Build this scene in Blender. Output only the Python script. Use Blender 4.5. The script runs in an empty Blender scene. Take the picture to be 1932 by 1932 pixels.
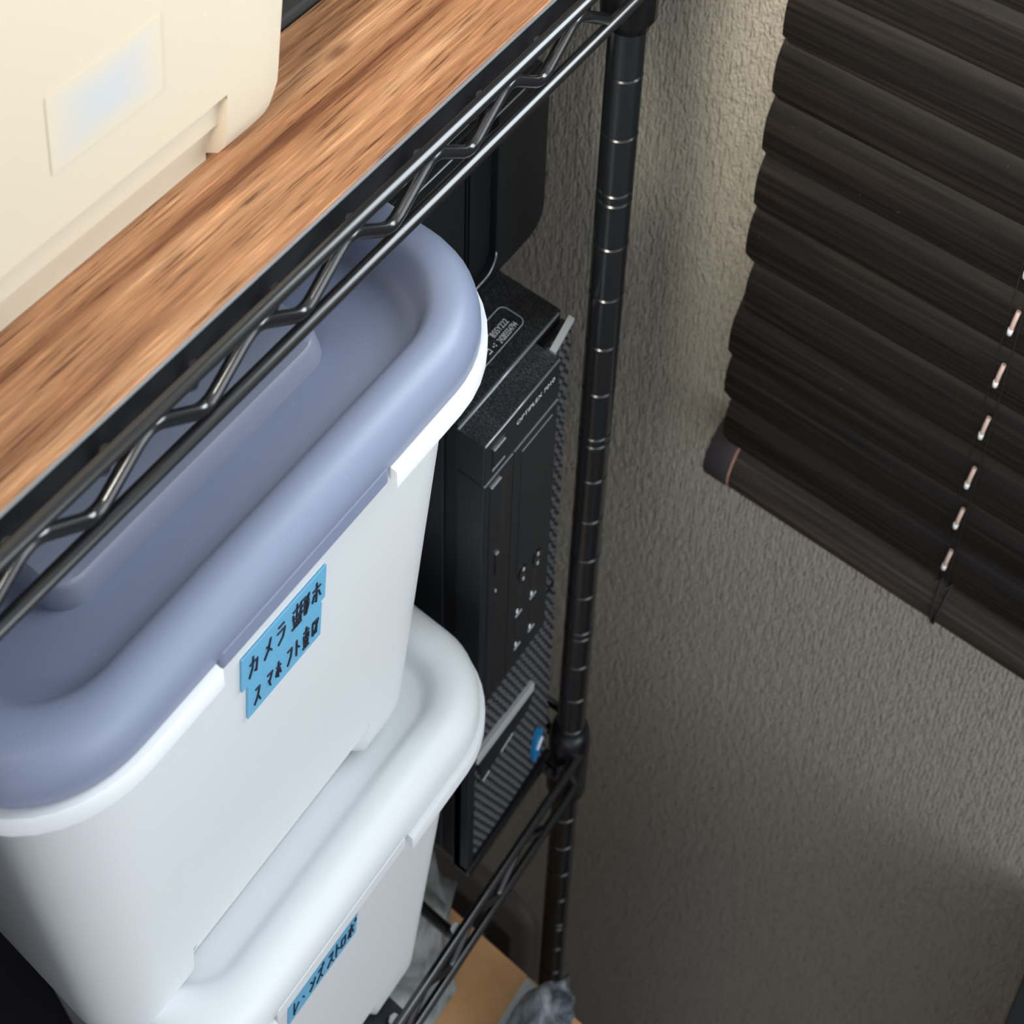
import bpy, bmesh, math, random
from mathutils import Vector, Matrix
random.seed(7)
sc = bpy.context.scene
COL = sc.collection

# ------------------------------------------------------------------ camera
cam_d = bpy.data.cameras.new('camera'); cam = bpy.data.objects.new('camera', cam_d); COL.objects.link(cam)
RT = Vector((0.5971, -0.8018, 0.0240)); DN = Vector((-0.4121, -0.3323, -0.8484)); FW = Vector((0.6882, 0.4967, -0.5289))
CAM_LOC = Vector((-0.4488, -0.2599, 0.5067))
M = Matrix((RT, -DN, -FW)).transposed().to_4x4(); M.translation = CAM_LOC
cam.matrix_world = M
cam_d.sensor_width = 36; cam_d.sensor_fit = 'HORIZONTAL'
cam_d.lens = 3154.48 / 1932 * 36
cam_d.shift_y = -(966 + 579.3) / 1932
cam_d.clip_start = 0.01; cam_d.clip_end = 50
cam_d.dof.use_dof = True; cam_d.dof.focus_distance = 0.635; cam_d.dof.aperture_fstop = 17
sc.camera = cam

# ------------------------------------------------------------------ world, lights, exposure
w = bpy.data.worlds.new('room_air'); sc.world = w; w.use_nodes = True
bg = w.node_tree.nodes['Background']; bg.inputs[0].default_value = (0.88, 0.92, 1.0, 1); bg.inputs[1].default_value = 0.80
def area(name, loc, aim, sx, sy, power, color):
    d = bpy.data.lights.new(name, 'AREA'); d.shape = 'RECTANGLE'; d.size = sx; d.size_y = sy; d.energy = power; d.color = color
    o = bpy.data.objects.new(name, d); COL.objects.link(o); o.location = loc
    o.rotation_euler = (Vector(aim) - Vector(loc)).to_track_quat('-Z', 'Y').to_euler(); return o
sd = bpy.data.lights.new('added_wall_spot', 'SPOT'); sd.energy = 190.0; sd.color = (1.0, .93, .80)  # added spot, brightens the upper wall beside the blind
sd.spot_size = math.radians(22); sd.spot_blend = 1.0; sd.shadow_soft_size = .22
so = bpy.data.objects.new('added_wall_spot', sd); COL.objects.link(so); so.location = (-.90, -.28, .85)
so.rotation_euler = (Vector((.13, -.030, .05)) - so.location).to_track_quat('-Z', 'Y').to_euler()
area('front_fill_light', (-.30, -1.55, .20), (-.12, 0, -.10), 1.1, 1.2, 10.5, (.93, .97, 1.0))  # added fill from the front for bin fronts and lower wall
WINDOW_GLOW = 10.0
vs = sc.view_settings; vs.view_transform = 'Standard'; vs.look = 'None'; vs.gamma = 1.0; vs.exposure = 0.0; vs.use_curve_mapping = False

# ------------------------------------------------------------------ materials
MATS = {}
def mat(name, color=(.5,.5,.5), rough=.5, metal=0.0, spec=.5, coat=0.0, emit=None):
    if name in MATS: return MATS[name]
    m = bpy.data.materials.new(name); m.use_nodes = True
    b = m.node_tree.nodes['Principled BSDF']
    b.inputs['Base Color'].default_value = (*color, 1); b.inputs['Roughness'].default_value = rough
    b.inputs['Metallic'].default_value = metal; b.inputs['Specular IOR Level'].default_value = spec
    b.inputs['Coat Weight'].default_value = coat
    if emit:
        b.inputs['Emission Color'].default_value = (*emit[0], 1); b.inputs['Emission Strength'].default_value = emit[1]
    MATS[name] = m; return m
def nd(m, t, **kw):
    n = m.node_tree.nodes.new(t)
    for k, v in kw.items(): setattr(n, k, v)
    return n
def lk(m, a, b): m.node_tree.links.new(a, b)
def coords(m, scale, rot=(0,0,0)):
    tc = nd(m, 'ShaderNodeTexCoord'); mp = nd(m, 'ShaderNodeMapping')
    mp.inputs['Scale'].default_value = scale; mp.inputs['Rotation'].default_value = rot
    lk(m, tc.outputs['Object'], mp.inputs['Vector']); return mp.outputs['Vector']
def noise(m, vec, scale=1., detail=4., rough=.6, dist=0.):
    n = nd(m, 'ShaderNodeTexNoise'); n.inputs['Scale'].default_value = scale; n.inputs['Detail'].default_value = detail
    n.inputs['Roughness'].default_value = rough; n.inputs['Distortion'].default_value = dist
    lk(m, vec, n.inputs['Vector']); return n.outputs['Fac']
def ramp(m, fac, stops):
    r = nd(m, 'ShaderNodeValToRGB'); e = r.color_ramp.elements
    while len(e) < len(stops): e.new(.5)
    for i, (p, c) in enumerate(stops): e[i].position = p; e[i].color = (*c, 1) if len(c) == 3 else c
    lk(m, fac, r.inputs['Fac']); return r.outputs['Color']
def mix(m, fac, a, b, mode='MIX'):
    n = nd(m, 'ShaderNodeMix', data_type='RGBA', blend_type=mode)
    for s, v in ((n.inputs[0], fac), (n.inputs[6], a), (n.inputs[7], b)):
        if hasattr(v, 'links') or hasattr(v, 'is_linked'): lk(m, v, s)
        else: s.default_value = v if not isinstance(v, tuple) or len(v) == 4 else (*v, 1)
    return n.outputs[2]
def math_(m, op, a, b=None):
    n = nd(m, 'ShaderNodeMath', operation=op)
    for s, v in zip(n.inputs, (a, b)):
        if v is None: continue
        if hasattr(v, 'is_linked'): lk(m, v, s)
        else: s.default_value = v
    return n.outputs[0]
def bump(m, h, strength, dist):
    b = nd(m, 'ShaderNodeBump'); b.inputs['Strength'].default_value = strength; b.inputs['Distance'].default_value = dist
    lk(m, h, b.inputs['Height']); lk(m, b.outputs['Normal'], m.node_tree.nodes['Principled BSDF'].inputs['Normal'])
def setc(m, c): lk(m, c, m.node_tree.nodes['Principled BSDF'].inputs['Base Color'])
def setr(m, c): lk(m, c, m.node_tree.nodes['Principled BSDF'].inputs['Roughness'])

def mk_wall():
    m = mat('wallpaper', (.36,.33,.27), .85, spec=.25)
    v = coords(m, (1, 1, 1))
    n1 = noise(m, coords(m, (120, 330, 105)), 1, 2, .55, .5)      # elongated vertical threads
    n2 = noise(m, coords(m, (300, 620, 420)), 1, 2, .6)
    wv = nd(m, 'ShaderNodeTexWave', bands_direction='Y'); wv.inputs['Scale'].default_value = 118; wv.inputs['Distortion'].default_value = 5.5
    wv.inputs['Detail'].default_value = 2; wv.inputs['Detail Scale'].default_value = 2.5; lk(m, v, wv.inputs['Vector'])
    h = math_(m, 'ADD', math_(m, 'MULTIPLY', n1, 1.1), math_(m, 'ADD', math_(m, 'MULTIPLY', wv.outputs['Fac'], .16), math_(m, 'MULTIPLY', n2, .45)))
    bump(m, h, 1.0, .0030)
    big = noise(m, coords(m, (5, 5, 5)), 1, 2)
    setc(m, mix(m, math_(m, 'MULTIPLY', big, .5), (.39,.36,.295), (.33,.315,.27)))
    return m
def mk_wood():
    m = mat('walnut_laminate', (.5,.28,.14), .38, spec=.4)
    fine = noise(m, coords(m, (42, 900, 9)), 1, 3, .6, .2)
    mid = noise(m, coords(m, (7, 150, 6)), 1, 5, .6, .6)
    broad = noise(m, coords(m, (2.2, 22, 2)), 1, 3, .5, .4)
    base = ramp(m, mid, [(.30, (.17,.070,.032)), (.46, (.30,.140,.066)), (.60, (.40,.205,.103)), (.75, (.50,.285,.155))])
    streak = ramp(m, fine, [(.32, (.34,.30,.28)), (.43, (.88,.88,.88)), (.58, (1.0,1.0,1.0)), (.70, (1.6,1.58,1.55))])
    c = mix(m, 1.0, base, streak, 'MULTIPLY')
    dark = ramp(m, broad, [(.34, (.66,.58,.55)), (.45, (1,1,1))])
    c = mix(m, 1.0, c, dark, 'MULTIPLY')
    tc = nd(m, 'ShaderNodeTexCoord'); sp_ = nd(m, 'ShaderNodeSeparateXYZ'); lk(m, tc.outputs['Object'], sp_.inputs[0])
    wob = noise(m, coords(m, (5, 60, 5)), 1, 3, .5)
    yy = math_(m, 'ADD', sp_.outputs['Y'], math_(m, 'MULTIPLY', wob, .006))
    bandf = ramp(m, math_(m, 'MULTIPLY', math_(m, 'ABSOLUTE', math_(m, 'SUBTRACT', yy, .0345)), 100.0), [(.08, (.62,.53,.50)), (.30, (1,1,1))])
    c = mix(m, 1.0, c, bandf, 'MULTIPLY')                 # darker band: dark grain plus the bin's contact shadow painted in
    knot = nd(m, 'ShaderNodeTexVoronoi'); knot.inputs['Scale'].default_value = 1; lk(m, coords(m, (11, 26, 1)), knot.inputs['Vector'])
    kc = ramp(m, knot.outputs['Distance'], [(.03, (.25,.16,.12)), (.10, (1,1,1))])
    c = mix(m, 1.0, c, kc, 'MULTIPLY'); setc(m, c)
    setr(m, math_(m, 'ADD', math_(m, 'MULTIPLY', fine, .25), .28)); bump(m, fine, .35, .0006); return m
def mk_blind(name, k):
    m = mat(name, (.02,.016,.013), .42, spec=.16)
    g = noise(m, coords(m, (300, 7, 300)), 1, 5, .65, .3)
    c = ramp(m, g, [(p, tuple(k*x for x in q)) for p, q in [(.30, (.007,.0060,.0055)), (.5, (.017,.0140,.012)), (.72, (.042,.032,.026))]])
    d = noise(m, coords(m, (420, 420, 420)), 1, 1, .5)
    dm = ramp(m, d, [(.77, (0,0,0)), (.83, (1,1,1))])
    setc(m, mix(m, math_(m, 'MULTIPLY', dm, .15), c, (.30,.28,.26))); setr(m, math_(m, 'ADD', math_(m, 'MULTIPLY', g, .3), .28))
    bump(m, g, .25, .0004); return m
def mk_dusty(name, base, rough, thr=.70, amount=.5, scale=2600):
    m = mat(name, base, rough, spec=.22)
    d = noise(m, coords(m, (scale, scale, scale)), 1, 2, .7)
    d2 = noise(m, coords(m, (60, 60, 60)), 1, 2, .5)
    f = math_(m, 'MULTIPLY', ramp(m, d, [(thr, (0,0,0)), (thr+.10, (1,1,1))]), math_(m, 'MULTIPLY', d2, amount))
    geo = nd(m, 'ShaderNodeNewGeometry'); sep = nd(m, 'ShaderNodeSeparateXYZ'); lk(m, geo.outputs['Normal'], sep.inputs[0])
    f = math_(m, 'MULTIPLY', f, math_(m, 'MAXIMUM', sep.outputs['Z'], 0.04))       # dust settles on upward faces
    setc(m, mix(m, f, base, (.55,.58,.60))); return m
def mk_grille():
    m = mat('grille_weave', (.05,.05,.055), .5)
    wv = nd(m, 'ShaderNodeTexWave', bands_direction='DIAGONAL'); wv.inputs['Scale'].default_value = 1.0; wv.inputs['Distortion'].default_value = .6
    lk(m, coords(m, (150, 1, 60)), wv.inputs['Vector'])
    setc(m, ramp(m, wv.outputs['Fac'], [(.25, (.012,.012,.014)), (.6, (.085,.085,.095))])); bump(m, wv.outputs['Fac'], .5, .0006); return m
def mk_plastic(name, c, rough, var=.04):
    m = mat(name, c, rough, spec=.45)
    n = noise(m, coords(m, (40, 40, 40)), 1, 3, .6)
    setr(m, math_(m, 'ADD', math_(m, 'MULTIPLY', n, .12), rough-.06))
    d = noise(m, coords(m, (700, 700, 700)), 1, 1, .5)
    f = math_(m, 'MULTIPLY', ramp(m, d, [(.76, (0,0,0)), (.80, (1,1,1))]), .25)
    setc(m, mix(m, f, c, tuple(min(1, x + .25) for x in c))); return m
def mk_carton():
    m = mat('brown_cardboard', (.42,.22,.09), .8, spec=.2)
    n = noise(m, coords(m, (25, 25, 25)), 1, 4, .6); setc(m, ramp(m, n, [(.3, (.58,.31,.13)), (.7, (.76,.44,.21))])); return m
def mk_bag(name, a, b):
    m = mat(name, a, .35, spec=.5)
    n = noise(m, coords(m, (70, 70, 70)), 1, 3, .6, .8); setc(m, ramp(m, n, [(.35, a), (.62, b)])); return m

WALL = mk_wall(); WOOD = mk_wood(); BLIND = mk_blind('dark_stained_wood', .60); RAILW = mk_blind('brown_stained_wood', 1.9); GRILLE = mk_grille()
WHITE = mk_plastic('white_bin_plastic', (.80,.83,.84), .42)
CREAM = mk_plastic('cream_bin_plastic', (.60,.525,.405), .5)
GREYLID = mk_plastic('blue_grey_lid_plastic', (.215,.25,.355), .40)
GREYPLATE = mk_plastic('blue_grey_handle_plastic', (.26,.285,.37), .30)
BLACKMETAL = mat('black_painted_steel', (.009,.010,.011), .24, spec=.6)
BLACKWIRE = mat('black_coated_wire', (.010,.010,.011), .22, spec=1.0)
COLLAR = mat('black_sleeve_plastic', (.008,.008,.009), .3, spec=.45)
PCTOP = mk_dusty('dusty_black_steel', (.008,.008,.009), .45, .56, .42)
PCPLASTIC = mk_dusty('dusty_black_plastic', (.011,.0125,.015), .36, .54, .45)
PCDARK = mat('gloss_black_plastic', (.005,.005,.006), .25)
SILVER = mat('silver_trim', (.55,.58,.58), .35, metal=.3)
EDGE = mat('painted_edge_highlight', (.35,.38,.40), .25, metal=.5)  # pale strips of this paint the highlights on bevelled edges
PRINT = mat('white_print', (.78,.82,.82), .6)
PALEPRINT = mat('grey_print', (.45,.47,.48), .6)
BOXBLACK = mk_dusty('black_box_plastic', (.011,.012,.013), .38, .66, .3)
INK = mat('black_marker_ink', (.012,.014,.03), .6)
TAPE = mk_plastic('blue_masking_tape', (.155,.46,.70), .6)
EDGEGREY = mat('grey_board_edge', (.20,.205,.21), .55, spec=.3)
BOARDSIDE = mk_dusty('black_board_side', (.014,.014,.016), .5, .62, .5, 500)
MATDARK = mat('dark_grey_mat', (.035,.032,.031), .8)
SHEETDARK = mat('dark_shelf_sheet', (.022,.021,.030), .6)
CARTON = mk_carton()
BAGGREY = mk_bag('grey_plastic_bag', (.16,.17,.175), (.34,.36,.35))
BAGDARK = mk_bag('slate_plastic_bag', (.06,.08,.105), (.36,.38,.42))
PALETAPE = mat('pale_packing_tape', (.52,.57,.56), .4)
PINK = mat('raw_wood_gap', (.42,.22,.16), .6)
SLOTPALE = mat('slot_glow_pale', (.60,.44,.38), .35)
CORDDARK = mat('dark_cord', (.012,.010,.010), .6)
SLOTWHITE = mat('slot_glow_white', (.85,.88,.88), .3)
CAPM = mat('end_cap_plastic', (.040,.036,.040), .45)
PLATEM = mat('grey_wall_plate', (.15,.14,.125), .5)
SOCKET = mat('dark_socket', (.035,.032,.028), .5)
SCREWM = mat('plate_screw', (.35,.34,.32), .4, metal=.5)
STICKBLUE = mat('blue_sticker', (.01,.19,.42), .3)
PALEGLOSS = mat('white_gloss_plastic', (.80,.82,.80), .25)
CABINET = mat('dark_cabinet', (.018,.021,.022), .5)
FLOORM = mat('dark_floor', (.06,.05,.045), .6)
WINFRAME = mat('window_frame_dark', (.03,.027,.025), .4)
PANE = mat('added_glow_pane', (.8,.85,.9), .3, emit=((.86,.94,1.0), WINDOW_GLOW))
METALCLIP = mat('bright_metal', (.75,.75,.73), .3, metal=1.0)

# ------------------------------------------------------------------ mesh helpers
def obj(name, bm, m, parent=None, smooth=False, bevel=0.0):
    me = bpy.data.meshes.new(name); bmesh.ops.recalc_face_normals(bm, faces=bm.faces); bm.to_mesh(me); bm.free()
    if smooth:
        for p in me.polygons: p.use_smooth = len(p.vertices) <= 4      # end caps stay flat
    o = bpy.data.objects.new(name, me); COL.objects.link(o); me.materials.append(m)
    if parent: o.parent = parent
    if bevel:
        b = o.modifiers.new('bevel', 'BEVEL'); b.width = bevel; b.segments = 2; b.limit_method = 'ANGLE'
    return o
def tag(o, label, cat, group=None, kind=None):
    o['label'] = label; o['category'] = cat
    if group: o['group'] = group
    if kind: o['kind'] = kind
    return o
def thing(name, label, cat, loc=(0,0,0), group=None):
    o = bpy.data.objects.new(name, None); o.empty_display_size = .02; COL.objects.link(o)
    return tag(o, label, cat, group)
def box(bm, x0, x1, y0, y1, z0, z1):
    v = [bm.verts.new((x, y, z)) for z in (z0, z1) for x, y in ((x0,y0),(x1,y0),(x1,y1),(x0,y1))]
    for f in ((0,3,2,1),(4,5,6,7),(0,1,5,4),(1,2,6,5),(2,3,7,6),(3,0,4,7)): bm.faces.new([v[i] for i in f])
    return bm
def boxo(name, dims, m, parent=None, bevel=0.0):
    return obj(name, box(bmesh.new(), *dims), m, parent, bevel=bevel)
def loft(bm, rings, cap0=True, cap1=True, closed=True):
    vr = [[bm.verts.new(p) for p in r] for r in rings]
    n = len(vr[0])
    for a, b in zip(vr[:-1], vr[1:]):
        for i in range(n if closed else n-1):
            j = (i+1) % n; bm.faces.new((a[i], a[j], b[j], b[i]))
    if cap0: bm.faces.new(vr[0][::-1])
    if cap1: bm.faces.new(vr[-1])
    return vr
def tube(bm, pts, r, n=10, caps=True):
    pts = [Vector(p) for p in pts]; rings = []
    up = None
    for i, p in enumerate(pts):
        t = (pts[min(i+1, len(pts)-1)] - pts[max(i-1, 0)]).normalized()
        if up is None: up = t.orthogonal().normalized()
        up = (up - t * up.dot(t)).normalized(); s = t.cross(up)
        rr = r if not isinstance(r, (list, tuple)) else r[i]
        rings.append([p + (up*math.cos(2*math.pi*k/n) + s*math.sin(2*math.pi*k/n))*rr for k in range(n)])
    loft(bm, rings, caps, caps); return bm
def rrect(cx, cy, hx, hy, r, n=8, front_x=()):
    """rounded rectangle, CCW from the right end of the front (-y) side; extra points on the front side"""
    r = max(min(r, hx-1e-5, hy-1e-5), 1e-4); P = []
    def arc(ax, ay, a0):
        for k in range(n+1):
            a = a0 + math.pi/2*k/n; P.append((ax + r*math.cos(a), ay + r*math.sin(a)))
    arc(cx-hx+r, cy-hy+r, math.pi)                  # front left corner
    for x in front_x: P.append((x, cy-hy))          # along the front, left to right
    arc(cx+hx-r, cy-hy+r, 1.5*math.pi)
    arc(cx+hx-r, cy+hy-r, 0)
    arc(cx-hx+r, cy+hy-r, .5*math.pi)
    return P
def fillet(pts, r, n=5):
    """round the inner corners of a polyline"""
    pts = [Vector(p) for p in pts]; out = [pts[0]]
    for a, b, c in zip(pts[:-2], pts[1:-1], pts[2:]):
        d1 = (a-b); d2 = (c-b); k = min(r, d1.length*.45, d2.length*.45)
        p, q = b + d1.normalized()*k, b + d2.normalized()*k
        for i in range(n+1):
            t = i/n; out.append(p*(1-t)**2 + b*2*t*(1-t) + q*t*t)
    out.append(pts[-1]); return out

# ------------------------------------------------------------------ setting
XW = 0.13
o = boxo('wall_back', (XW, XW+.06, -1.6, .36, -1.5, 1.6), WALL); o['kind'] = 'structure'
o['label'] = 'taupe textured wallpaper wall behind the blind and the rack'
o = boxo('wall_left', (-1.2, XW, .30, .36, -1.5, 1.6), WALL); o['kind'] = 'structure'
o['label'] = 'taupe wallpaper wall behind the rack'
o = boxo('floor', (-1.6, XW, -2.0, .30, -1.5, -1.45), FLOORM); o['kind'] = 'structure'; o['label'] = 'dark floor below the rack'
win = bpy.data.objects.new('added_window_1', None); COL.objects.link(win); win['kind'] = 'structure'; win['label'] = 'unseen bright window added above the blind'  # unseen window, added where the rail reflections call for a source
boxo('added_window_pane', (XW-.006, XW-.003, -.47, -.07, .17, .62), PANE, win)
bm = bmesh.new(); box(bm, XW-.014, XW, -.49, -.05, .15, .17); box(bm, XW-.014, XW, -.49, -.05, .62, .64)
box(bm, XW-.014, XW, -.49, -.47, .17, .62); box(bm, XW-.014, XW, -.07, -.05, .17, .62)
obj('added_window_frame', bm, WINFRAME, win)

# ------------------------------------------------------------------ wire rack
PR = .00826; PITCH = .035; YR = -.010; RW = .0026
rack = thing('wire_rack', 'black steel wire shelving rack with a grooved round post', 'shelving rack')
def post(x, y, z0, z1):
    prof = [(z0, PR)]
    k = math.ceil((z0+.002)/PITCH)
    zs = []
    kk = -43
    while kk*PITCH < z1-.003:
        if kk*PITCH > z0+.003:
            zs.append(kk*PITCH)
            if (kk + 2) % 5 == 0: zs.append(kk*PITCH-.0062)
        kk += 1
    for z in sorted(zs): prof += [(z-.0011, PR), (z-.0004, PR*.91), (z+.0004, PR*.91), (z+.0011, PR)]
    prof += [(z1-.002, PR), (z1, PR*.8)]
    bm = bmesh.new(); n = 40
    loft(bm, [[(x+r*math.cos(2*math.pi*i/n), y+r*math.sin(2*math.pi*i/n), z) for i in range(n)] for z, r in prof])
    o = obj('post', bm, BLACKMETAL, rack, smooth=True)
    e = o.modifiers.new('edges', 'EDGE_SPLIT'); e.split_angle = math.radians(25); return o
LEFTX = -.70; BACKY = .255
for x, y in ((0,0), (0,BACKY-.01), (LEFTX,0), (LEFTX,BACKY-.01)): post(x, y, -1.45, .62)
def collar(x, y, z0, z1):
    rc = .0122; prof = [(z0-.004, rc*.80), (z0, rc*.86), (z0+.002, rc), (z1-.012, rc*1.02), (z1-.003, rc*.92), (z1, rc*.80), (z1+.001, PR*1.0)]
    bm = bmesh.new(); n = 32
    loft(bm, [[(x+r*math.cos(2*math.pi*i/n), y+r*math.sin(2*math.pi*i/n), z) for i in range(n)] for z, r in prof])
    return obj('post_collar', bm, COLLAR, rack, smooth=True)
def shelf(zu, zl, x0, dx, first, mesh_x, zmesh, rm=.0022):
    for x, y in ((0,0), (0,BACKY-.01), (LEFTX,0), (LEFTX,BACKY-.01)): collar(x, y, zl-.022, zl+.046)
    for y in (YR, BACKY):
        for z in (zu, zl): obj('rail_wire', tube(bmesh.new(), [(LEFTX + (-.004-LEFTX)*q, y, z) for q in (0, .001, .25, .5, .75, .999, 1)], RW, 20), BLACKWIRE, rack, True)
    for x in (LEFTX-.010, .010):
        for z in (zu, zl): obj('side_wire', tube(bmesh.new(), [(x, .004, z), (x, BACKY-.014, z)], RW, 12), BLACKWIRE, rack, True)
    # zigzag wires: front, back and the near side panels
    def zig(p_of, n, name='zigzag_wire'):
        pts = []
        for k in range(n): pts += [p_of(k, 0), p_of(k, 1)]
        obj(name, tube(bmesh.new(), fillet(pts, .006, 4), RW*.95, 12), BLACKWIRE, rack, True)
    zi, zo = zl + .0042, zu - .0042
    n = int((-.02-LEFTX)/dx)
    zig(lambda k, u: (first - dx*k - (.0205 if u else 0), YR+.0012, zo if u else zi), n)
    zig(lambda k, u: (first - dx*k - (.0205 if u else 0), BACKY-.0012, zo if u else zi), n)
    for x in (.0088, LEFTX-.0088):
        zig(lambda k, u: (x, .018 + dx*k + (dx*.5 if u else 0), zo if u else zi), 5)
    for x in mesh_x:
        pts = fillet([(x, YR+.0035, zu-.003), (x, YR+.007, zmesh), (x, BACKY-.007, zmesh), (x, BACKY-.0035, zu-.003)], .003, 3)
        obj('mesh_wire', tube(bmesh.new(), pts, rm, 8), BLACKWIRE, rack, True)
    for y in (.06, .13, .20):
        obj('cross_wire', tube(bmesh.new(), [(LEFTX-.008, y, zmesh-.0042), (.008, y, zmesh-.0042)], .0024, 8), BLACKWIRE, rack, True)
shelf(.0787, .0530, 0, .0429, -.033, [-.040-.0345*k for k in range(19)], .0626)
shelf(-.546, -.578, 0, .0429, -.040, [-.117-.0520*k for k in range(11)] + [-.0165], -.5597, .0032)

# ------------------------------------------------------------------ laminate board on the upper shelf
bd = thing('shelf_board', 'walnut-look laminate board lying on the top wire shelf', 'board')
BZ = .080; BY = .0000
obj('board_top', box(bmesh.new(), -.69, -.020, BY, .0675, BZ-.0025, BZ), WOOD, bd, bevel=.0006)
obj('board_side', box(bmesh.new(), -.69, -.020, BY+.0004, .0675, BZ-.0150, BZ-.0025), BOARDSIDE, bd, bevel=.0005)
bm = tube(bmesh.new(), [(-.69, BY-.0001, BZ-.0012), (-.020, BY-.0001, BZ-.0012)], .0008, 8); obj('edge_strip', bm, EDGEGREY, bd, True)
o = boxo('dark_mat', (-.69, -.020, .0690, .24, .0652, .0835), MATDARK, bevel=.001)
tag(o, 'dark grey mat behind the walnut-look board on the top shelf', 'mat')

# ------------------------------------------------------------------ storage bins
STROKES = {
 're': [[(.25,.95),(.25,.08),(.9,.6)]],
 'n':  [[(.15,.85),(.4,.68)], [(.12,.1),(.55,.3),(.92,.8)]],
 'su': [[(.15,.85),(.8,.85),(.55,.4),(.08,.05)], [(.52,.42),(.92,.05)]],
 'dk': [[(.78,1.05),(.86,.9)], [(.94,1.1),(1.02,.95)]],
 'to': [[(.35,.98),(.35,.03)], [(.36,.62),(.82,.4)]],
 'ro': [[(.18,.82),(.2,.12),(.82,.12),(.82,.82),(.18,.82)]],
 'ho': [[(.08,.7),(.92,.7)], [(.5,.98),(.5,.05),(.38,.12)], [(.28,.5),(.1,.18)], [(.72,.5),(.92,.18)]],
 'ma': [[(.1,.85),(.9,.85),(.5,.4)], [(.35,.5),(.65,.15)]],
 'fu': [[(.12,.85),(.85,.85),(.7,.4),(.25,.05)]],
 'ka': [[(.1,.68),(.85,.68),(.75,.1),(.6,.18)], [(.45,.97),(.4,.45),(.1,.05)]],
 'me': [[(.75,.95),(.5,.4),(.1,.05)], [(.3,.65),(.85,.2)]],
 'ra': [[(.2,.92),(.8,.92)], [(.1,.65),(.88,.65),(.7,.25),(.25,.02)]],
 'kn': [[(.1,.8),(.9,.8)], [(.5,1),(.5,0)], [(.1,.45),(.9,.45)], [(.2,.2),(.8,.2)], [(.15,.65),(.3,.05)], [(.85,.65),(.7,.05)], [(.05,.02),(.95,.02)]],
 'ei': [[(.15,.95),(.15,.05)], [(.15,.95),(.55,.95),(.55,.05)], [(.15,.65),(.55,.65)], [(.15,.35),(.55,.35)], [(.7,.9),(.95,.6)], [(.95,.95),(.65,.35)], [(.95,.5),(.7,.02)]],
 'dt': [[(.4,.6),(.6,.4)]],
}
def tape(parent, x0, x1, z0, z1, yfun, text, scale=1.0, skew=0.0):
    bm = bmesh.new(); v = []
    for off in (.0011, .0003):
        v.append([bm.verts.new((x, yfun(z) - off, z)) for x, z in ((x0, z0), (x1, z0), (x1, z1), (x0, z1))])
    bm.faces.new(v[0]); bm.faces.new(v[1][::-1])
    for i in range(4): bm.faces.new((v[0][i], v[1][i], v[1][(i+1)%4], v[0][(i+1)%4]))
    t = obj('masking_tape', bm, TAPE, parent); t['label'] = 'strip of blue masking tape with handwriting'
    bm = bmesh.new(); h = (z1-z0)
    for (g, u, s) in text:
        cw = (x1-x0)*.115*scale*s; ch = h*.62*s; cx = x0 + (x1-x0)*u; cz = z0 + h*(.5-.31*s)
        for poly in STROKES[g]:
            pts = []
            for a, b in poly:
                z = cz + ch*b; pts.append((cx + cw*(a-.5), yfun(z)-.0013, z))
            tube(bm, pts, .00042, 6)
    i = obj('handwriting', bm, INK, t); i['label'] = 'handwritten black marker characters'
    return t
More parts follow.
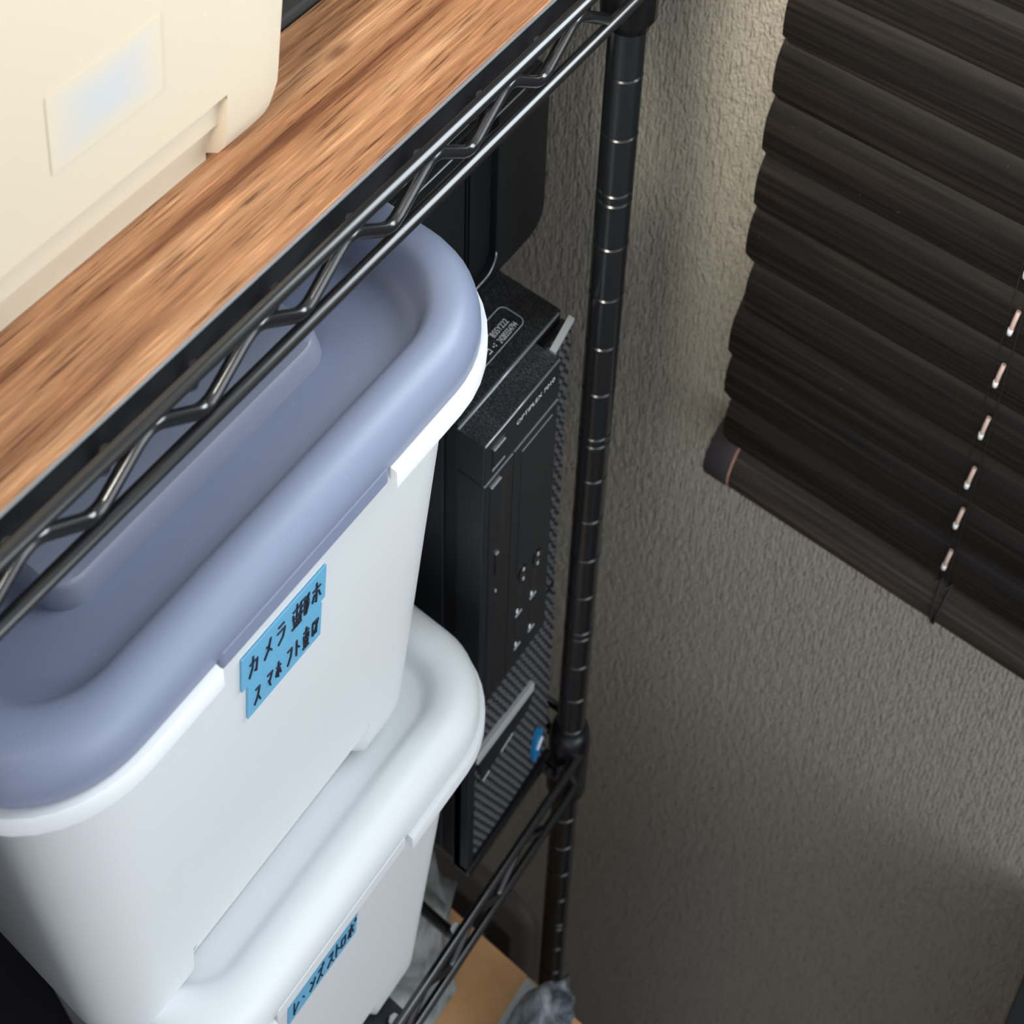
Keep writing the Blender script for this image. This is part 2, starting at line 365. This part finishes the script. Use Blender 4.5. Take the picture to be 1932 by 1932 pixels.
def storage_bin(label, dx, dy, zb, body_m, lid_m, plate_m, tapes=(), lid=True, short=0.0, deep=False):
    """bin of one kind; dx, dy shift from the stack, zb = height of its feet"""
    LIP = zb + .2608
    t = thing('storage_bin', label, 'storage bin', group='lidded plastic bins on the rack')
    cx, cy, HX, HY, RC = -.226+dx+short/2, .065+dy, .119-short/2, .094, (.036 if short else .044)
    NX0, NX1 = -.276+dx, -.1745+dx                     # recess between the front feet
    if short: NX0 = -.238+dx
    e = .0012
    NP = [NX0-e, NX0+e, (NX0+NX1)/2, NX1-e, NX1+e]
    def inset(z): return .009 + (LIP - z) * (.022/.2608)
    rings = [None]*0
    def ring(z, ins, notch, extra=0.0):
        P = rrect(cx, cy, HX-ins, HY-ins, max(RC-ins*.75, .012), 8, NP)
        out = []
        for x, y in P:
            infront = abs(y-(cy-HY+ins)) < 1e-6 and NX0+e*.5 < x < NX1-e*.5
            out.append((x, y + (.0058 - extra + min(extra, .002) if notch and infront else 0), z))
        return out
    nh = .0335
    rings.append(ring(zb+.0105, inset(zb)+.030, 0)); rings.append(ring(zb+.0100, inset(zb)+.0265, 0)); rings.append(ring(zb, inset(zb)+.0240, 0))
    for z, extra, nt in ((0, .012, 1), (.0035, .0045, 1), (.009, .0012, 1), (.016, 0, 1), (nh-.001, 0, 1), (nh+.0012, 0, 0), (.06, 0, 0), (.15, 0, 0), (.2608, 0, 0)):
        rings.append(ring(zb+z, inset(zb+z)+extra, nt, extra))
    # inner shell so the wall has thickness
    for z in (.2608, .15, .02): rings.append(ring(zb+z, inset(zb+z)+.003, 0))
    bm = bmesh.new(); loft(bm, rings, True, True)
    b = obj('body', bm, body_m, t, smooth=True)
    b.modifiers.new('edges', 'EDGE_SPLIT').split_angle = math.radians(38)
    # flange under the lid, open between the two latch notches at the front
    TX0, TX1 = (-.2650+dx, -.1815+dx) if short else (-.2705+dx, -.1868+dx)
    prof = [(.0045, -.0008), (-.0020, -.0008), (-.0024, -.0014), (-.0024, -.0100), (-.0004, -.0106), (.0000, -.0075), (.0085, -.0070)]
    P0 = rrect(cx, cy, HX, HY, RC, 10, [TX0, TX1])
    i1 = next(i for i, p in enumerate(P0) if abs(p[0]-TX1) < 1e-6 and p[1] < cy); i0 = i1-1
    order = list(range(i1, len(P0))) + list(range(0, i0+1))
    bm = bmesh.new(); R = []
    for ins, z in prof:
        P = rrect(cx, cy, HX-ins, HY-ins, RC-ins, 10, [TX0, TX1]); R.append([(P[i][0], P[i][1], LIP+z) for i in order])
    vr = loft(bm, R, False, False, closed=False)
    bm.faces.new([r[0] for r in vr]); bm.faces.new([r[-1] for r in vr][::-1])
    f = obj('rim_flange', bm, body_m, t, smooth=True); f.modifiers.new('edges', 'EDGE_SPLIT').split_angle = math.radians(40)
    if lid:
        prof = [(.004,.000),(.0005,.000),(0,.001),(.0002,.007),(.0012,.0125),(.0035,.0170),(.0070,.0195),(.0120,.0203),(.0170,.0196),(.0200,.0170),(.0225,.0125),(.0240,.0098),(.0262,.0086),(.031,.0083)]
        if deep: prof = prof[:8] + [(.0160,.0197),(.0185,.0178),(.0202,.0140),(.0214,.0085),(.0224,.0045),(.0240,.0024),(.0270,.0018)]
        bm = bmesh.new(); loft(bm, [[(x, y, LIP+z) for x, y in rrect(cx, cy, HX-i, HY-i, RC-i*.8, 12)] for i, z in prof], True, True)
        L = obj('lid', bm, lid_m, t, smooth=True); L.modifiers.new('edges', 'EDGE_SPLIT').split_angle = math.radians(50)
        ft = boxo('latch_tab', (TX0+.0016, TX1-.0016, cy-HY-.0002, cy-HY+.005, LIP-.0068, LIP+.003), lid_m, L, bevel=.0012)
        # raised handle plate in the middle of the lid
        prof = [(-.0022, .0012), (-.0006, .0095), (0, .0112), (.0010, .0122), (.006, .0123)] if deep else [(0, .0075), (0, .0095), (.0006, .0099), (.002, .0101), (.006, .0101)]
        bm = bmesh.new(); loft(bm, [[(x, y, LIP+z) for x, y in rrect(cx-.0025, cy+.002, .0615-i, .048-i, .010-i*.6, 6)] for i, z in prof], True, True)
        hp = obj('handle_plate', bm, plate_m, L, smooth=True); hp.modifiers.new('edges', 'EDGE_SPLIT').split_angle = math.radians(40)
    yf = lambda z: cy - HY + inset(z)
    for a in tapes: tape(t, a[0], a[1], a[2], a[3], yf, a[4], *a[5:])
    return t, yf, LIP
T1 = [('re',.09,1),('dt',.2,.7),('n',.33,.9),('su',.44,1),('dk',.44,1),('su',.60,1),('to',.70,1),('ro',.79,.9),('ho',.905,1),('dk',.93,.9)]
storage_bin('white storage bin with a white lid, lowest of the stack, one tape strip', 0, 0, -.556, WHITE, WHITE, WHITE, [(-.2465, -.2028, -.3658, -.3430, T1, .85)], short=.041)
T2 = [('ka',.13,1),('me',.30,.9),('ra',.45,1),('kn',.64,1.1),('ei',.73,1.0),('ho',.88,1)]
T3 = [('su',.12,.9),('ma',.28,.9),('ho',.40,.8),('fu',.55,.9),('to',.66,.8),('kn',.78,1),('ro',.90,.9),('n',.91,.9)]
storage_bin('white storage bin with a blue-grey lid and two blue tape strips', 0, 0, -.2863, WHITE, GREYLID, GREYPLATE,
    [(-.2517, -.2097, -.0872, -.0655, T2, 1.05), (-.2487, -.2112, -.1116, -.0889, T3, .85)], deep=True)
b3, yf3, lip3 = storage_bin('cream translucent storage bin standing on the walnut-look board', -.0163, .0352, BZ+.0003, CREAM, WHITE, WHITE)
# soft pale label on its front
m = mat('pale_grey_label', (.60,.64,.68), .6)
tc = nd(m, 'ShaderNodeTexCoord'); sx = nd(m, 'ShaderNodeSeparateXYZ'); lk(m, tc.outputs['Generated'], sx.inputs[0])
def edge_(a): return math_(m, 'SUBTRACT', .5, math_(m, 'ABSOLUTE', math_(m, 'SUBTRACT', a, .5)))
ed = math_(m, 'MINIMUM', edge_(sx.outputs['X']), edge_(sx.outputs['Z']))
setc(m, mix(m, ramp(m, ed, [(0, (0,0,0)), (.36, (1,1,1))]), (.60,.525,.405), (.50,.505,.50)))   # frosted, edges melt into the plastic
bm = bmesh.new(); x0, x1, z0, z1 = -.2585, -.2165, .140, .172
vv = [[bm.verts.new((x, yf3(z)-o_, z)) for x, z in ((x0,z0),(x1,z0),(x1,z1),(x0,z1))] for o_ in (.0003, .0001)]
bm.faces.new(vv[0]); bm.faces.new(vv[1][::-1])
for i in range(4): bm.faces.new((vv[0][i], vv[1][i], vv[1][(i+1)%4], vv[0][(i+1)%4]))
l_ = obj('paper_label', bm, m, b3); l_['label'] = 'pale grey-blue rectangular label'
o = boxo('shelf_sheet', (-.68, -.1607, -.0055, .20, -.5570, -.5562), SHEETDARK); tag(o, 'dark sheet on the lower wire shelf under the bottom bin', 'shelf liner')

nb = thing('added_shade_case', 'black case added at the lower left to shade the bin ends', 'case')  # added block, mostly out of view, keeps light off the bins' left ends
boxo('shade_case_shell', (-.66, -.372, -.020, .20, -.5555, -.060), BOXBLACK, nb, bevel=.006)
boxo('shade_case_lid', (-.664, -.368, -.024, .204, -.060, -.022), BOXBLACK, nb, bevel=.006)

# ------------------------------------------------------------------ text helper
def text_mesh(name, s, origin, ux, uy, height, m, parent, width=None, depth=.00012, shear=0.0):
    cu = bpy.data.curves.new('t', 'FONT'); cu.body = s; cu.size = 1.0; cu.extrude = .0; cu.shear = shear
    to = bpy.data.objects.new('t', cu); COL.objects.link(to)
    dg = bpy.context.evaluated_depsgraph_get(); me = bpy.data.meshes.new_from_object(to.evaluated_get(dg))
    bpy.data.objects.remove(to); bpy.data.curves.remove(cu)
    xs = [v.co.x for v in me.vertices]; ys = [v.co.y for v in me.vertices]
    x0, x1 = min(xs), max(xs); y0, y1 = min(ys), max(ys)
    sy = height/(y1-y0); sx = (width/(x1-x0)) if width else sy
    O, U, V = Vector(origin), Vector(ux), Vector(uy); nrm = U.cross(V)
    bm = bmesh.new(); bm.from_mesh(me); bpy.data.meshes.remove(me)
    for v in bm.verts: v.co = O + U*((v.co.x-x0)*sx) + V*((v.co.y-y0)*sy) + nrm*depth
    me2 = bpy.data.meshes.new(name); bm.to_mesh(me2); bm.free(); me2.materials.append(m)
    o = bpy.data.objects.new(name, me2); COL.objects.link(o); o.parent = parent; return o

# ------------------------------------------------------------------ desktop computer
pc = thing('desktop_computer', 'black slim desktop computer standing upright on the lower shelf beside the post', 'computer')
XL, XR, XP = -.0915, -.0120, -.0345; ZT, ZB = -.156, -.5555; YF = .0010
boxo('chassis', (XL+.0012, XR, .0165, .205, ZB+.004, ZT), PCTOP, pc, bevel=.0010)
sp = boxo('side_panel', (XL-.0002, XL+.0014, .0240, .203, ZB+.008, ZT-.006), PCPLASTIC, pc, bevel=.0006)
for y in (.03, .17):
    for x in (-.082, -.022): obj('rubber_foot', box(bmesh.new(), x-.006, x+.006, y, y+.012, ZB-.0012, ZB+.0045), PCDARK, pc)
fp = boxo('front_panel', (XL, XP, YF, .0162, -.1842, ZT), PCPLASTIC, pc, bevel=.0007)
lp = boxo('front_panel', (XL, XP, YF, .0162, -.3750, -.1850), PCPLASTIC, pc, bevel=.0006)
obj('panel_highlight', tube(bmesh.new(), [(XL+.0004, .0160, ZT+.0001), (XR-.003, .0160, ZT+.0001)], .00075, 8), EDGE, pc, True)  # strips painting the bright bevel reflections along the panel
obj('panel_highlight', tube(bmesh.new(), [(XL+.0006, YF+.0003, ZT-.0002), (XP-.0004, YF+.0003, ZT-.0002)], .00055, 8), EDGE, pc, True)
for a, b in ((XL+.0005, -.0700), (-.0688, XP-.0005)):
    obj('panel_highlight', box(bmesh.new(), a, b, YF-.0002, YF+.001, -.1854, -.1848), EDGE, pc)
obj('panel_highlight', box(bmesh.new(), -.0627, -.0389, YF-.0003, YF+.0006, -.1923, -.1918), EDGE, pc)
# bay cover and drive
boxo('bay_cover', (-.0632, -.0384, YF-.0003, YF+.003, -.2900, -.1923), PCPLASTIC, pc, bevel=.0003)
dr = boxo('optical_drive', (-.0866, -.0789, YF-.0006, YF+.004, -.3700, -.1912), PCPLASTIC, pc, bevel=.0004)
obj('drive_edge', box(bmesh.new(), -.0864, -.0791, YF-.0009, YF, -.1914, -.1909), EDGE, dr)
boxo('eject_button', (-.0822, -.0800, YF-.0013, YF, -.2640, -.2475), PCDARK, dr, bevel=.0003)
obj('eject_edge', box(bmesh.new(), -.0822, -.0800, YF-.0015, YF, -.2476, -.2470), EDGE, dr)
boxo('drive_slot', (-.0787, -.0744, YF-.0002, YF+.004, -.3720, -.1906), PCDARK, pc)
boxo('panel_seam', (-.0694, -.0689, YF-.0002, YF+.003, -.3740, -.1856), PCDARK, pc)
boxo('drive_led', (-.0815, -.0808, YF-.0011, YF, -.2795, -.2775), SILVER, dr)
# power button
pb = boxo('power_button', (-.0866, -.0760, YF-.0003, YF+.003, -.1788, -.1622), PCDARK, pc, bevel=.0006)
boxo('button_face', (-.0855, -.0768, YF-.0009, YF+.001, -.1765, -.1645), PCPLASTIC, pb, bevel=.0006)
obj('button_edge', box(bmesh.new(), -.0853, -.0770, YF-.0010, YF-.0004, -.1646, -.1642), EDGE, pb)
obj('button_edge', box(bmesh.new(), -.0860, -.0768, YF-.0006, YF, -.1788, -.1780), EDGE, pb)
text_mesh('model_lettering', 'OPTIPLEX 7010', (-.0683, YF, -.1662), (1,0,0), (0,0,1), .0030, PRINT, pc, width=.0292, depth=.0004)
# ports
for x, zs in ((-.0597, ((-.327, -.306), (-.357, -.336))), (-.0475, ((-.328, -.307), (-.358, -.337)))):
    for z0, z1 in zs:
        u = boxo('usb_port', (x-.0026, x+.0026, YF-.0002, YF+.002, z0, z1), PCDARK, pc, bevel=.0002)
        boxo('port_tongue', (x-.0022, x-.0008, YF-.0006, YF+.001, z0+.0006, z0+.0036), PRINT, u, bevel=.0003)
        boxo('port_rim', (x-.0026, x+.0026, YF-.0005, YF, z0-.0022, z0-.0014), PALEPRINT, u)
for x, z in ((-.0575, -.2960), (-.0453, -.2990)):
    bm = bmesh.new(); n = 20
    loft(bm, [[(x+r*math.cos(2*math.pi*i/n), y, z+1.5*r*math.sin(2*math.pi*i/n)) for i in range(n)] for r, y in ((.0036, YF-.0001), (.0036, YF-.0006), (.0020, YF-.0006), (.0018, YF+.0006))], True, True)
    a = obj('audio_jack', bm, PCDARK, pc)
    boxo('jack_glint', (x-.0009, x+.0003, YF-.0012, YF-.0002, z+.0026, z+.0050), SILVER, a, bevel=.0002)
    boxo('jack_glint', (x-.0009, x+.0003, YF-.0012, YF-.0002, z-.0052, z-.0030), SILVER, a, bevel=.0002)
# grille: backing plates and bars
boxo('bezel_back', (XL, XR, .0105, .0162, -.5535, -.3755), PCDARK, pc, bevel=.0006)
boxo('bezel_back', (XP+.0004, XR, .0125, .0162, -.3755, -.1620), PCDARK, pc, bevel=.0004)
def bar(x0, x1, y, z0, z1, n=9, sag=.0):
    bm = bmesh.new(); rings = []
    for i in range(n):
        x = x0 + (x1-x0)*i/(n-1); u = (x-x0)/(x1-x0); yy = y + .0012*u*u; dz = -sag*math.sin(math.pi*min(1, u*1.1))
        rings.append([(x, yy+.004, z0+dz), (x, yy, z0+.0012+dz), (x, yy-.0004, (z0+z1)/2+dz), (x, yy, z1-.0012+dz), (x, yy+.004, z1+dz)])
    loft(bm, rings); return obj('grille_bar', bm, GRILLE, pc)
z = -.1640
while z > -.372:
    bar(XP+.0010, XR-.0010, .0086, z-.0062, z); z -= .00955
z = -.3790
while z > -.545:
    bar(XL+.0055, XR-.0012, .0072, z-.0060, z, 13, .0012); z -= .0090
boxo('bezel_rim', (XL, XL+.0052, .0055, .0162, -.5535, -.3756), PCPLASTIC, pc, bevel=.0008)
boxo('bezel_rim', (XL, XR, .0040, .0162, -.5555, -.5470), PCDARK, pc, bevel=.0012)
# top trim bar, lower silver bar with badge plate
bm = bmesh.new(); loft(bm, [[(x, y-.0016, ZT-.0012), (x, y+.0016, ZT-.0012), (x, y+.0016, ZT+.0004), (x, y-.0016, ZT+.0004)] for x, y in ((-.0338, .0062), (-.0128, .0100))])
obj('trim_bar', bm, SILVER, pc)
bm = bmesh.new(); loft(bm, [[(x, .0048, z-.0040), (x, .0085, z-.0040), (x, .0085, z+.0036), (x, .0048, z+.0036)] for x, z in ((-.0855, -.4370), (-.0345, -.4405))])
obj('trim_bar', bm, SILVER, pc, bevel=.0005)
bm = bmesh.new()
pl = [(-.0840, -.4415), (-.0330, -.4445), (-.0390, -.4580), (-.0545, -.4600), (-.0800, -.4660)]
loft(bm, [[(x, .0052, z) for x, z in pl], [(x, .0085, z) for x, z in pl]])
bp_ = obj('badge_plate', bm, PCPLASTIC, pc)
for a, b in (((-.0535, -.4602), (-.0640, -.4625)), ((-.0745, -.4650), (-.0800, -.4668))):
    obj('badge_edge', tube(bmesh.new(), [(a[0], .0052, a[1]), (b[0], .0052, b[1])], .00045, 6), PALEPRINT, bp_)
# blue maker's sticker near the lower right corner
n = 24; bm = bmesh.new()
loft(bm, [[(-.0258+.0046*math.cos(2*math.pi*i/n)*(1 if abs(math.cos(2*math.pi*i/n))<.8 else .97), y, -.5190+.0150*math.sin(2*math.pi*i/n)+.90*.0046*math.cos(2*math.pi*i/n)) for i in range(n)] for y in (.0080, .0058)])
st = obj('sticker', bm, STICKBLUE, pc); st['label'] = 'small bright blue oval sticker'
obj('sticker_mark', tube(bmesh.new(), [(-.0262, .0057, -.5230), (-.0242, .0055, -.5185), (-.0216, .0057, -.5160)], .0007, 6), PRINT, st)
# printed label on top of the case
def arcpts(x0, x1, y0, y1, r, n=6):
    P = rrect((x0+x1)/2, (y0+y1)/2, (x1-x0)/2, (y1-y0)/2, r, n); return P + [P[0]]
bm = bmesh.new(); tube(bm, [(x, y, ZT+.0001) for x, y in arcpts(-.0800, -.0276, .0258, .0402, .0035)], .00022, 5, False)
lab = obj('service_label', bm, PALEPRINT, pc); lab['label'] = 'outlined black service label with white print'
text_mesh('label_print', 'B5SY222', (-.0442, .0316, ZT), (1,0,0), (0,1,0), .0032, PRINT, lab, width=.0112, depth=.0002)
text_mesh('label_print', '24285554794', (-.0446, .0272, ZT), (1,0,0), (0,1,0), .0032, PRINT, lab, width=.0130, depth=.0002)
bm = bmesh.new()
for g, x0, y0 in (('su', -.0475, .0345), ('ko', -.0530, .0276), ('dt', -.0497, .0276)):
    st_ = {'ko': [[(.1,.85),(.85,.85),(.85,.15),(.1,.15)]]}.get(g) or STROKES[g]
    for poly in st_: tube(bm, [(x0+.0028*a, y0+.0030*b, ZT+.0003) for a, b in poly], .00025, 5)
for dy in (.0008, .0022): tube(bm, [(-.0472, .0276+dy, ZT+.0003), (-.0468, .0276+dy, ZT+.0003)], .0003, 5)
obj('label_print', bm, PRINT, lab)

# ------------------------------------------------------------------ black case on top of the computer
bc = thing('plastic_case', 'black plastic case with a tall rounded slot, standing on the computer', 'case')
FY = .0525; X0, X1, Z0, Z1 = -.0900, .0236, -.1553, -.0470
def front_prism(name, pts, y0, y1, m, parent, bevel=0):
    bm = bmesh.new(); loft(bm, [[(x, y0, z) for x, z in pts], [(x, y1, z) for x, z in pts]]); return obj(name, bm, m, parent, bevel=bevel)
def rr2(x0, x1, z0, z1, rs, n=6):
    """rounded rect in xz with own radius per corner: bl, br, tr, tl"""
    P = []
    for (cx_, cz_, a0), r in zip(((x0,z0,math.pi),(x1,z0,1.5*math.pi),(x1,z1,0),(x0,z1,.5*math.pi)), rs):
        ox = cx_ + (r if cx_ == x0 else -r); oz = cz_ + (r if cz_ == z0 else -r)
        for k in range(n+1):
            a = a0 + math.pi/2*k/n; P.append((ox + r*math.cos(a), oz + r*math.sin(a)))
    return P
front_prism('case_body', rr2(X0, X1, Z0, Z1, (.004, .014, .003, .003)), FY+.004, FY+.12, BOXBLACK, bc, .0008)
front_prism('front_plate', rr2(X0, -.0412, Z0, Z1, (.004, .0005, .0005, .003)), FY, FY+.004, BOXBLACK, bc, .0005)
# right part of the front with a rounded cut towards the slot
cut = [(-.0160, Z1), (-.0160, -.139)] + [(-.0250 + .009*math.cos(a), -.139 - .011*math.sin(a)) for a in [math.pi/2*k/6 for k in range(1, 7)]] + [(-.0412, -.150), (-.0412, Z0)]
rest = rr2(-.0412, X1, Z0, Z1, (.0001, .014, .003, .0001))
outer = [p for p in rest if p[0] > -.0405]
front_prism('front_plate', cut + outer, FY, FY+.004, BOXBLACK, bc, .0005)
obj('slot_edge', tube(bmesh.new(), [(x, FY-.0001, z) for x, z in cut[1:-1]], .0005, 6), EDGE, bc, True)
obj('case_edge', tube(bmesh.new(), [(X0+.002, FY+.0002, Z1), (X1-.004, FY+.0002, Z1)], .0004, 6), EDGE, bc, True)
for x in (-.0405, -.0380, -.0355): boxo('ridge', (x-.0004, x+.0004, FY+.0008, FY+.0045, Z0+.004, Z1-.002), BOXBLACK, bc, .0002)
# white rounded shape added to imitate a reflection on the case top
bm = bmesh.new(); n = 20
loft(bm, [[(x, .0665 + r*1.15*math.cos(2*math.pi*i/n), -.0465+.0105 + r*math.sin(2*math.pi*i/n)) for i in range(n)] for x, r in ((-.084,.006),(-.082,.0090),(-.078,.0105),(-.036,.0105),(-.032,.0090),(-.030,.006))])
pa = thing('reflection_shape', 'white rounded shape imitating a reflection on the black case', 'reflection shape')
obj('reflection_body', bm, PALEGLOSS, pa, True)
obj('reflection_tail', tube(bmesh.new(), fillet([(-.031, .0665, -.036), (-.022, .0665, -.036), (-.018, .10, -.044), (-.016, .15, -.044)], .006, 4), .0022, 8), PALEGLOSS, pa, True)

# ------------------------------------------------------------------ venetian blind
bl = thing('venetian_blind', 'dark brown wooden venetian blind with closed slats', 'blind')
XB = .100; YEND = -.90
zs = [-.0437, -.0810, -.1205, -.1595, -.1976, -.2376, -.2777, -.3120, -.3485]
ye = [-.0256, -.0245, -.0236, -.0234, -.0229, -.0262, -.0212, -.0222, -.0253]
for k in range(1, 4): zs.insert(0, zs[0]+.0380); ye.insert(0, -.0262)
# cross profile of a slat: lower front edge, crowned face, upper edge leaning back
prof = []
CH = .0440
for i in range(13):
    u = i/12; x = .0022*u + .050*max(0, u-.46)**2 - .0016*math.sin(math.pi*min(1, u*1.3))
    prof.append((x, CH*u))
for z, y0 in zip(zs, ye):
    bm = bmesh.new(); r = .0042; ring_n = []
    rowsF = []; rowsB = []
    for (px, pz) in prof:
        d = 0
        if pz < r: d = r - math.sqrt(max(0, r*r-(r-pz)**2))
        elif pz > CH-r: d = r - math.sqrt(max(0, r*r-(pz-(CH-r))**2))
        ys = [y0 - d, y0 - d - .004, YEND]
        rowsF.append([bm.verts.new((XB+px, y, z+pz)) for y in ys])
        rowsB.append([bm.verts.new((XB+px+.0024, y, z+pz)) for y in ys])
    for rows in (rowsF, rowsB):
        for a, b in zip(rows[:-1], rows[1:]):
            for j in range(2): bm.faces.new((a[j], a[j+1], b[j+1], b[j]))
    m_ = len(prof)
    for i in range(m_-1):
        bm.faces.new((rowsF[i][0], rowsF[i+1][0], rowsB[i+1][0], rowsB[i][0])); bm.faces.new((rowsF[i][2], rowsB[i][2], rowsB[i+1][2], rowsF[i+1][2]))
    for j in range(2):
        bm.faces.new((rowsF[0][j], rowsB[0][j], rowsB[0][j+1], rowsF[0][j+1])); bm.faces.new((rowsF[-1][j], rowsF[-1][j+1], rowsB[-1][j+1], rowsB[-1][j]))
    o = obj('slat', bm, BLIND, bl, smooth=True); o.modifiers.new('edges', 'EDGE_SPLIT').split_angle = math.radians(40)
# bottom rail
def railring(y, g=1.0):
    P = [(.000,.0015),(-.0012,.006),(-.0010,.012),(.0015,.018),(.0060,.0235),(.0120,.0275),(.0190,.0285),(.0230,.0260),(.0235,.004),(.0220,0),(.0020,0)]
    return [(XB+.001+(.0115+(a-.0115)*g), y, -.3906+(.0142+(b-.0142)*g)) for a, b in P]
bm = bmesh.new(); loft(bm, [railring(-.0328), railring(-.0345), railring(YEND)])
br = obj('bottom_rail', bm, RAILW, bl, smooth=True); br.modifiers.new('edges', 'EDGE_SPLIT').split_angle = math.radians(45)
bm = bmesh.new(); loft(bm, [railring(-.0158, .99), railring(-.0164, 1.03), railring(-.0316, 1.03)])
ec = obj('end_cap', bm, CAPM, br, smooth=True); ec.modifiers.new('edges', 'EDGE_SPLIT').split_angle = math.radians(45)
bm = bmesh.new(); loft(bm, [railring(-.0316, .99), railring(-.0328, .99)]); obj('raw_edge', bm, PINK, br)
boxo('head_rail', (XB-.004, XW-.002, YEND, -.022, .116, .148), BLIND, bl, bevel=.002)
# pale rods imitate daylight through the slat holes; dark ladder cords, loop round the bottom rail
YC = -.1603
for z in zs[2:]:
    zt = z + .030
    pts = [(XB-.0020, YC, zt-.0010), (XB-.0034, YC+.0005, zt-.006), (XB-.0036, YC+.0010, zt-.013), (XB-.0022, YC+.0012, zt-.0160)]
    obj('slot_glow', tube(bmesh.new(), pts, .0011, 8), SLOTPALE, bl, True)
    obj('slot_glow_tip', tube(bmesh.new(), [(XB-.0036, YC+.0011, zt-.0125), (XB-.0034, YC+.0013, zt-.0165)], .0013, 8), SLOTWHITE, bl, True)
for dy in (-.0022, .0035):
    obj('ladder_cord', tube(bmesh.new(), [(XB-.0030, YC+dy*1.1, -.350), (XB-.0030, YC+dy, .117)], .00028, 6), CORDDARK, bl, True)
for dy in (-.0030, .0030):
    R = railring(YC+dy, 1.05)[:6]
    obj('ladder_cord', tube(bmesh.new(), [(XB-.004, YC+dy, -.348)] + [(a-.0005, YC+dy*(.2+.16*i), c) for i, (a, b, c) in list(enumerate(R))[::-1]] + [(XB+.010, YC, -.3918)], .0007, 6), CORDDARK, bl, True)

# ------------------------------------------------------------------ things low down
wp = thing('wall_plate', 'grey rounded plastic plate low on the wall behind the rack', 'wall plate')
def yz_prism(name, y0, y1, z0, z1, r, x0, x1, ins, m, parent):
    bm = bmesh.new(); rings = []
    for x, i in ((x1, 0), (x0+(x1-x0)*.5, 0), (x0+(x1-x0)*.15, ins*.35), (x0, ins)):
        rings.append([(x, y, z) for y, z in rrect((y0+y1)/2, (z0+z1)/2, (y1-y0)/2-i, (z1-z0)/2-i, r-i*.5, 8)])
    loft(bm, rings); return obj(name, bm, m, parent, True)
q = yz_prism('plate_body', .090, .235, -1.345, -1.165, .024, XW-.012, XW, .010, PLATEM, wp)
q.modifiers.new('edges', 'EDGE_SPLIT').split_angle = math.radians(50)
yz_prism('socket_face', .112, .205, -1.320, -1.215, .006, XW-.0135, XW-.010, .001, SOCKET, wp)
yz_prism('plate_screw', .140, .147, -1.262, -1.252, .003, XW-.0150, XW-.0130, .001, SCREWM, wp)
ct = thing('cardboard_box', 'tall brown cardboard box standing under the lower shelf', 'box')
CX0, CX1, CY0, CY1, CZ = -.32, -.0748, -.075, .13, -.660
boxo('carton_body', (CX0, CX1, CY0, CY1, -1.45, CZ-.002), CARTON, ct, bevel=.001)
boxo('flap', (CX0, CX1-.0003, -.0283, CY1-.0005, CZ-.002, CZ), CARTON, ct, bevel=.0006)
boxo('flap', (CX0, CX1-.0003, CY0+.0005, -.0290, CZ-.002, CZ-.0002), CARTON, ct, bevel=.0006)
boxo('packing_tape', (CX0, CX1-.002, -.0375, -.0284, CZ+.0001, CZ+.0009), PALETAPE, ct)
def lump(name, cx, cy, cz, rx, ry, rz, m, seed, amp=.22, squash=0.0):
    bm = bmesh.new(); bmesh.ops.create_icosphere(bm, subdivisions=4, radius=1.0)
    import mathutils.noise as mn
    for v in bm.verts:
        d = v.co.normalized(); k = 1 + amp*mn.noise(d*2.2 + Vector((seed, 0, 0))) + amp*.5*mn.noise(d*5.5 + Vector((0, seed, 0)))
        p = d*k; z = p.z
        if z < -.55: z = -.55
        v.co = Vector((cx + p.x*rx, cy + p.y*ry, cz + z*rz))
    return obj(name, bm, m, None, True)
o = lump('plastic_bag', -.108, -.0525, -.6468, .036, .0165, .024, BAGDARK, 3.1, .3)
tag(o, 'crumpled slate-grey plastic bag lying on the cardboard box', 'bag')
o = lump('plastic_bag', -.150, .056, -.6340, .080, .060, .047, BAGGREY, 8.4, .25)
tag(o, 'crumpled pale grey plastic bag under the lower wire shelf', 'bag')
cb = thing('cabinet', 'dark cabinet edge standing against the wall at lower right', 'cabinet')
boxo('cabinet_body', (-.05, XW-.001, -.62, -.2640, -1.45, -.62), CABINET, cb, bevel=.001)
boxo('cabinet_top', (-.052, XW-.001, -.622, -.2634, -.62, -.61), CABINET, cb, bevel=.001)
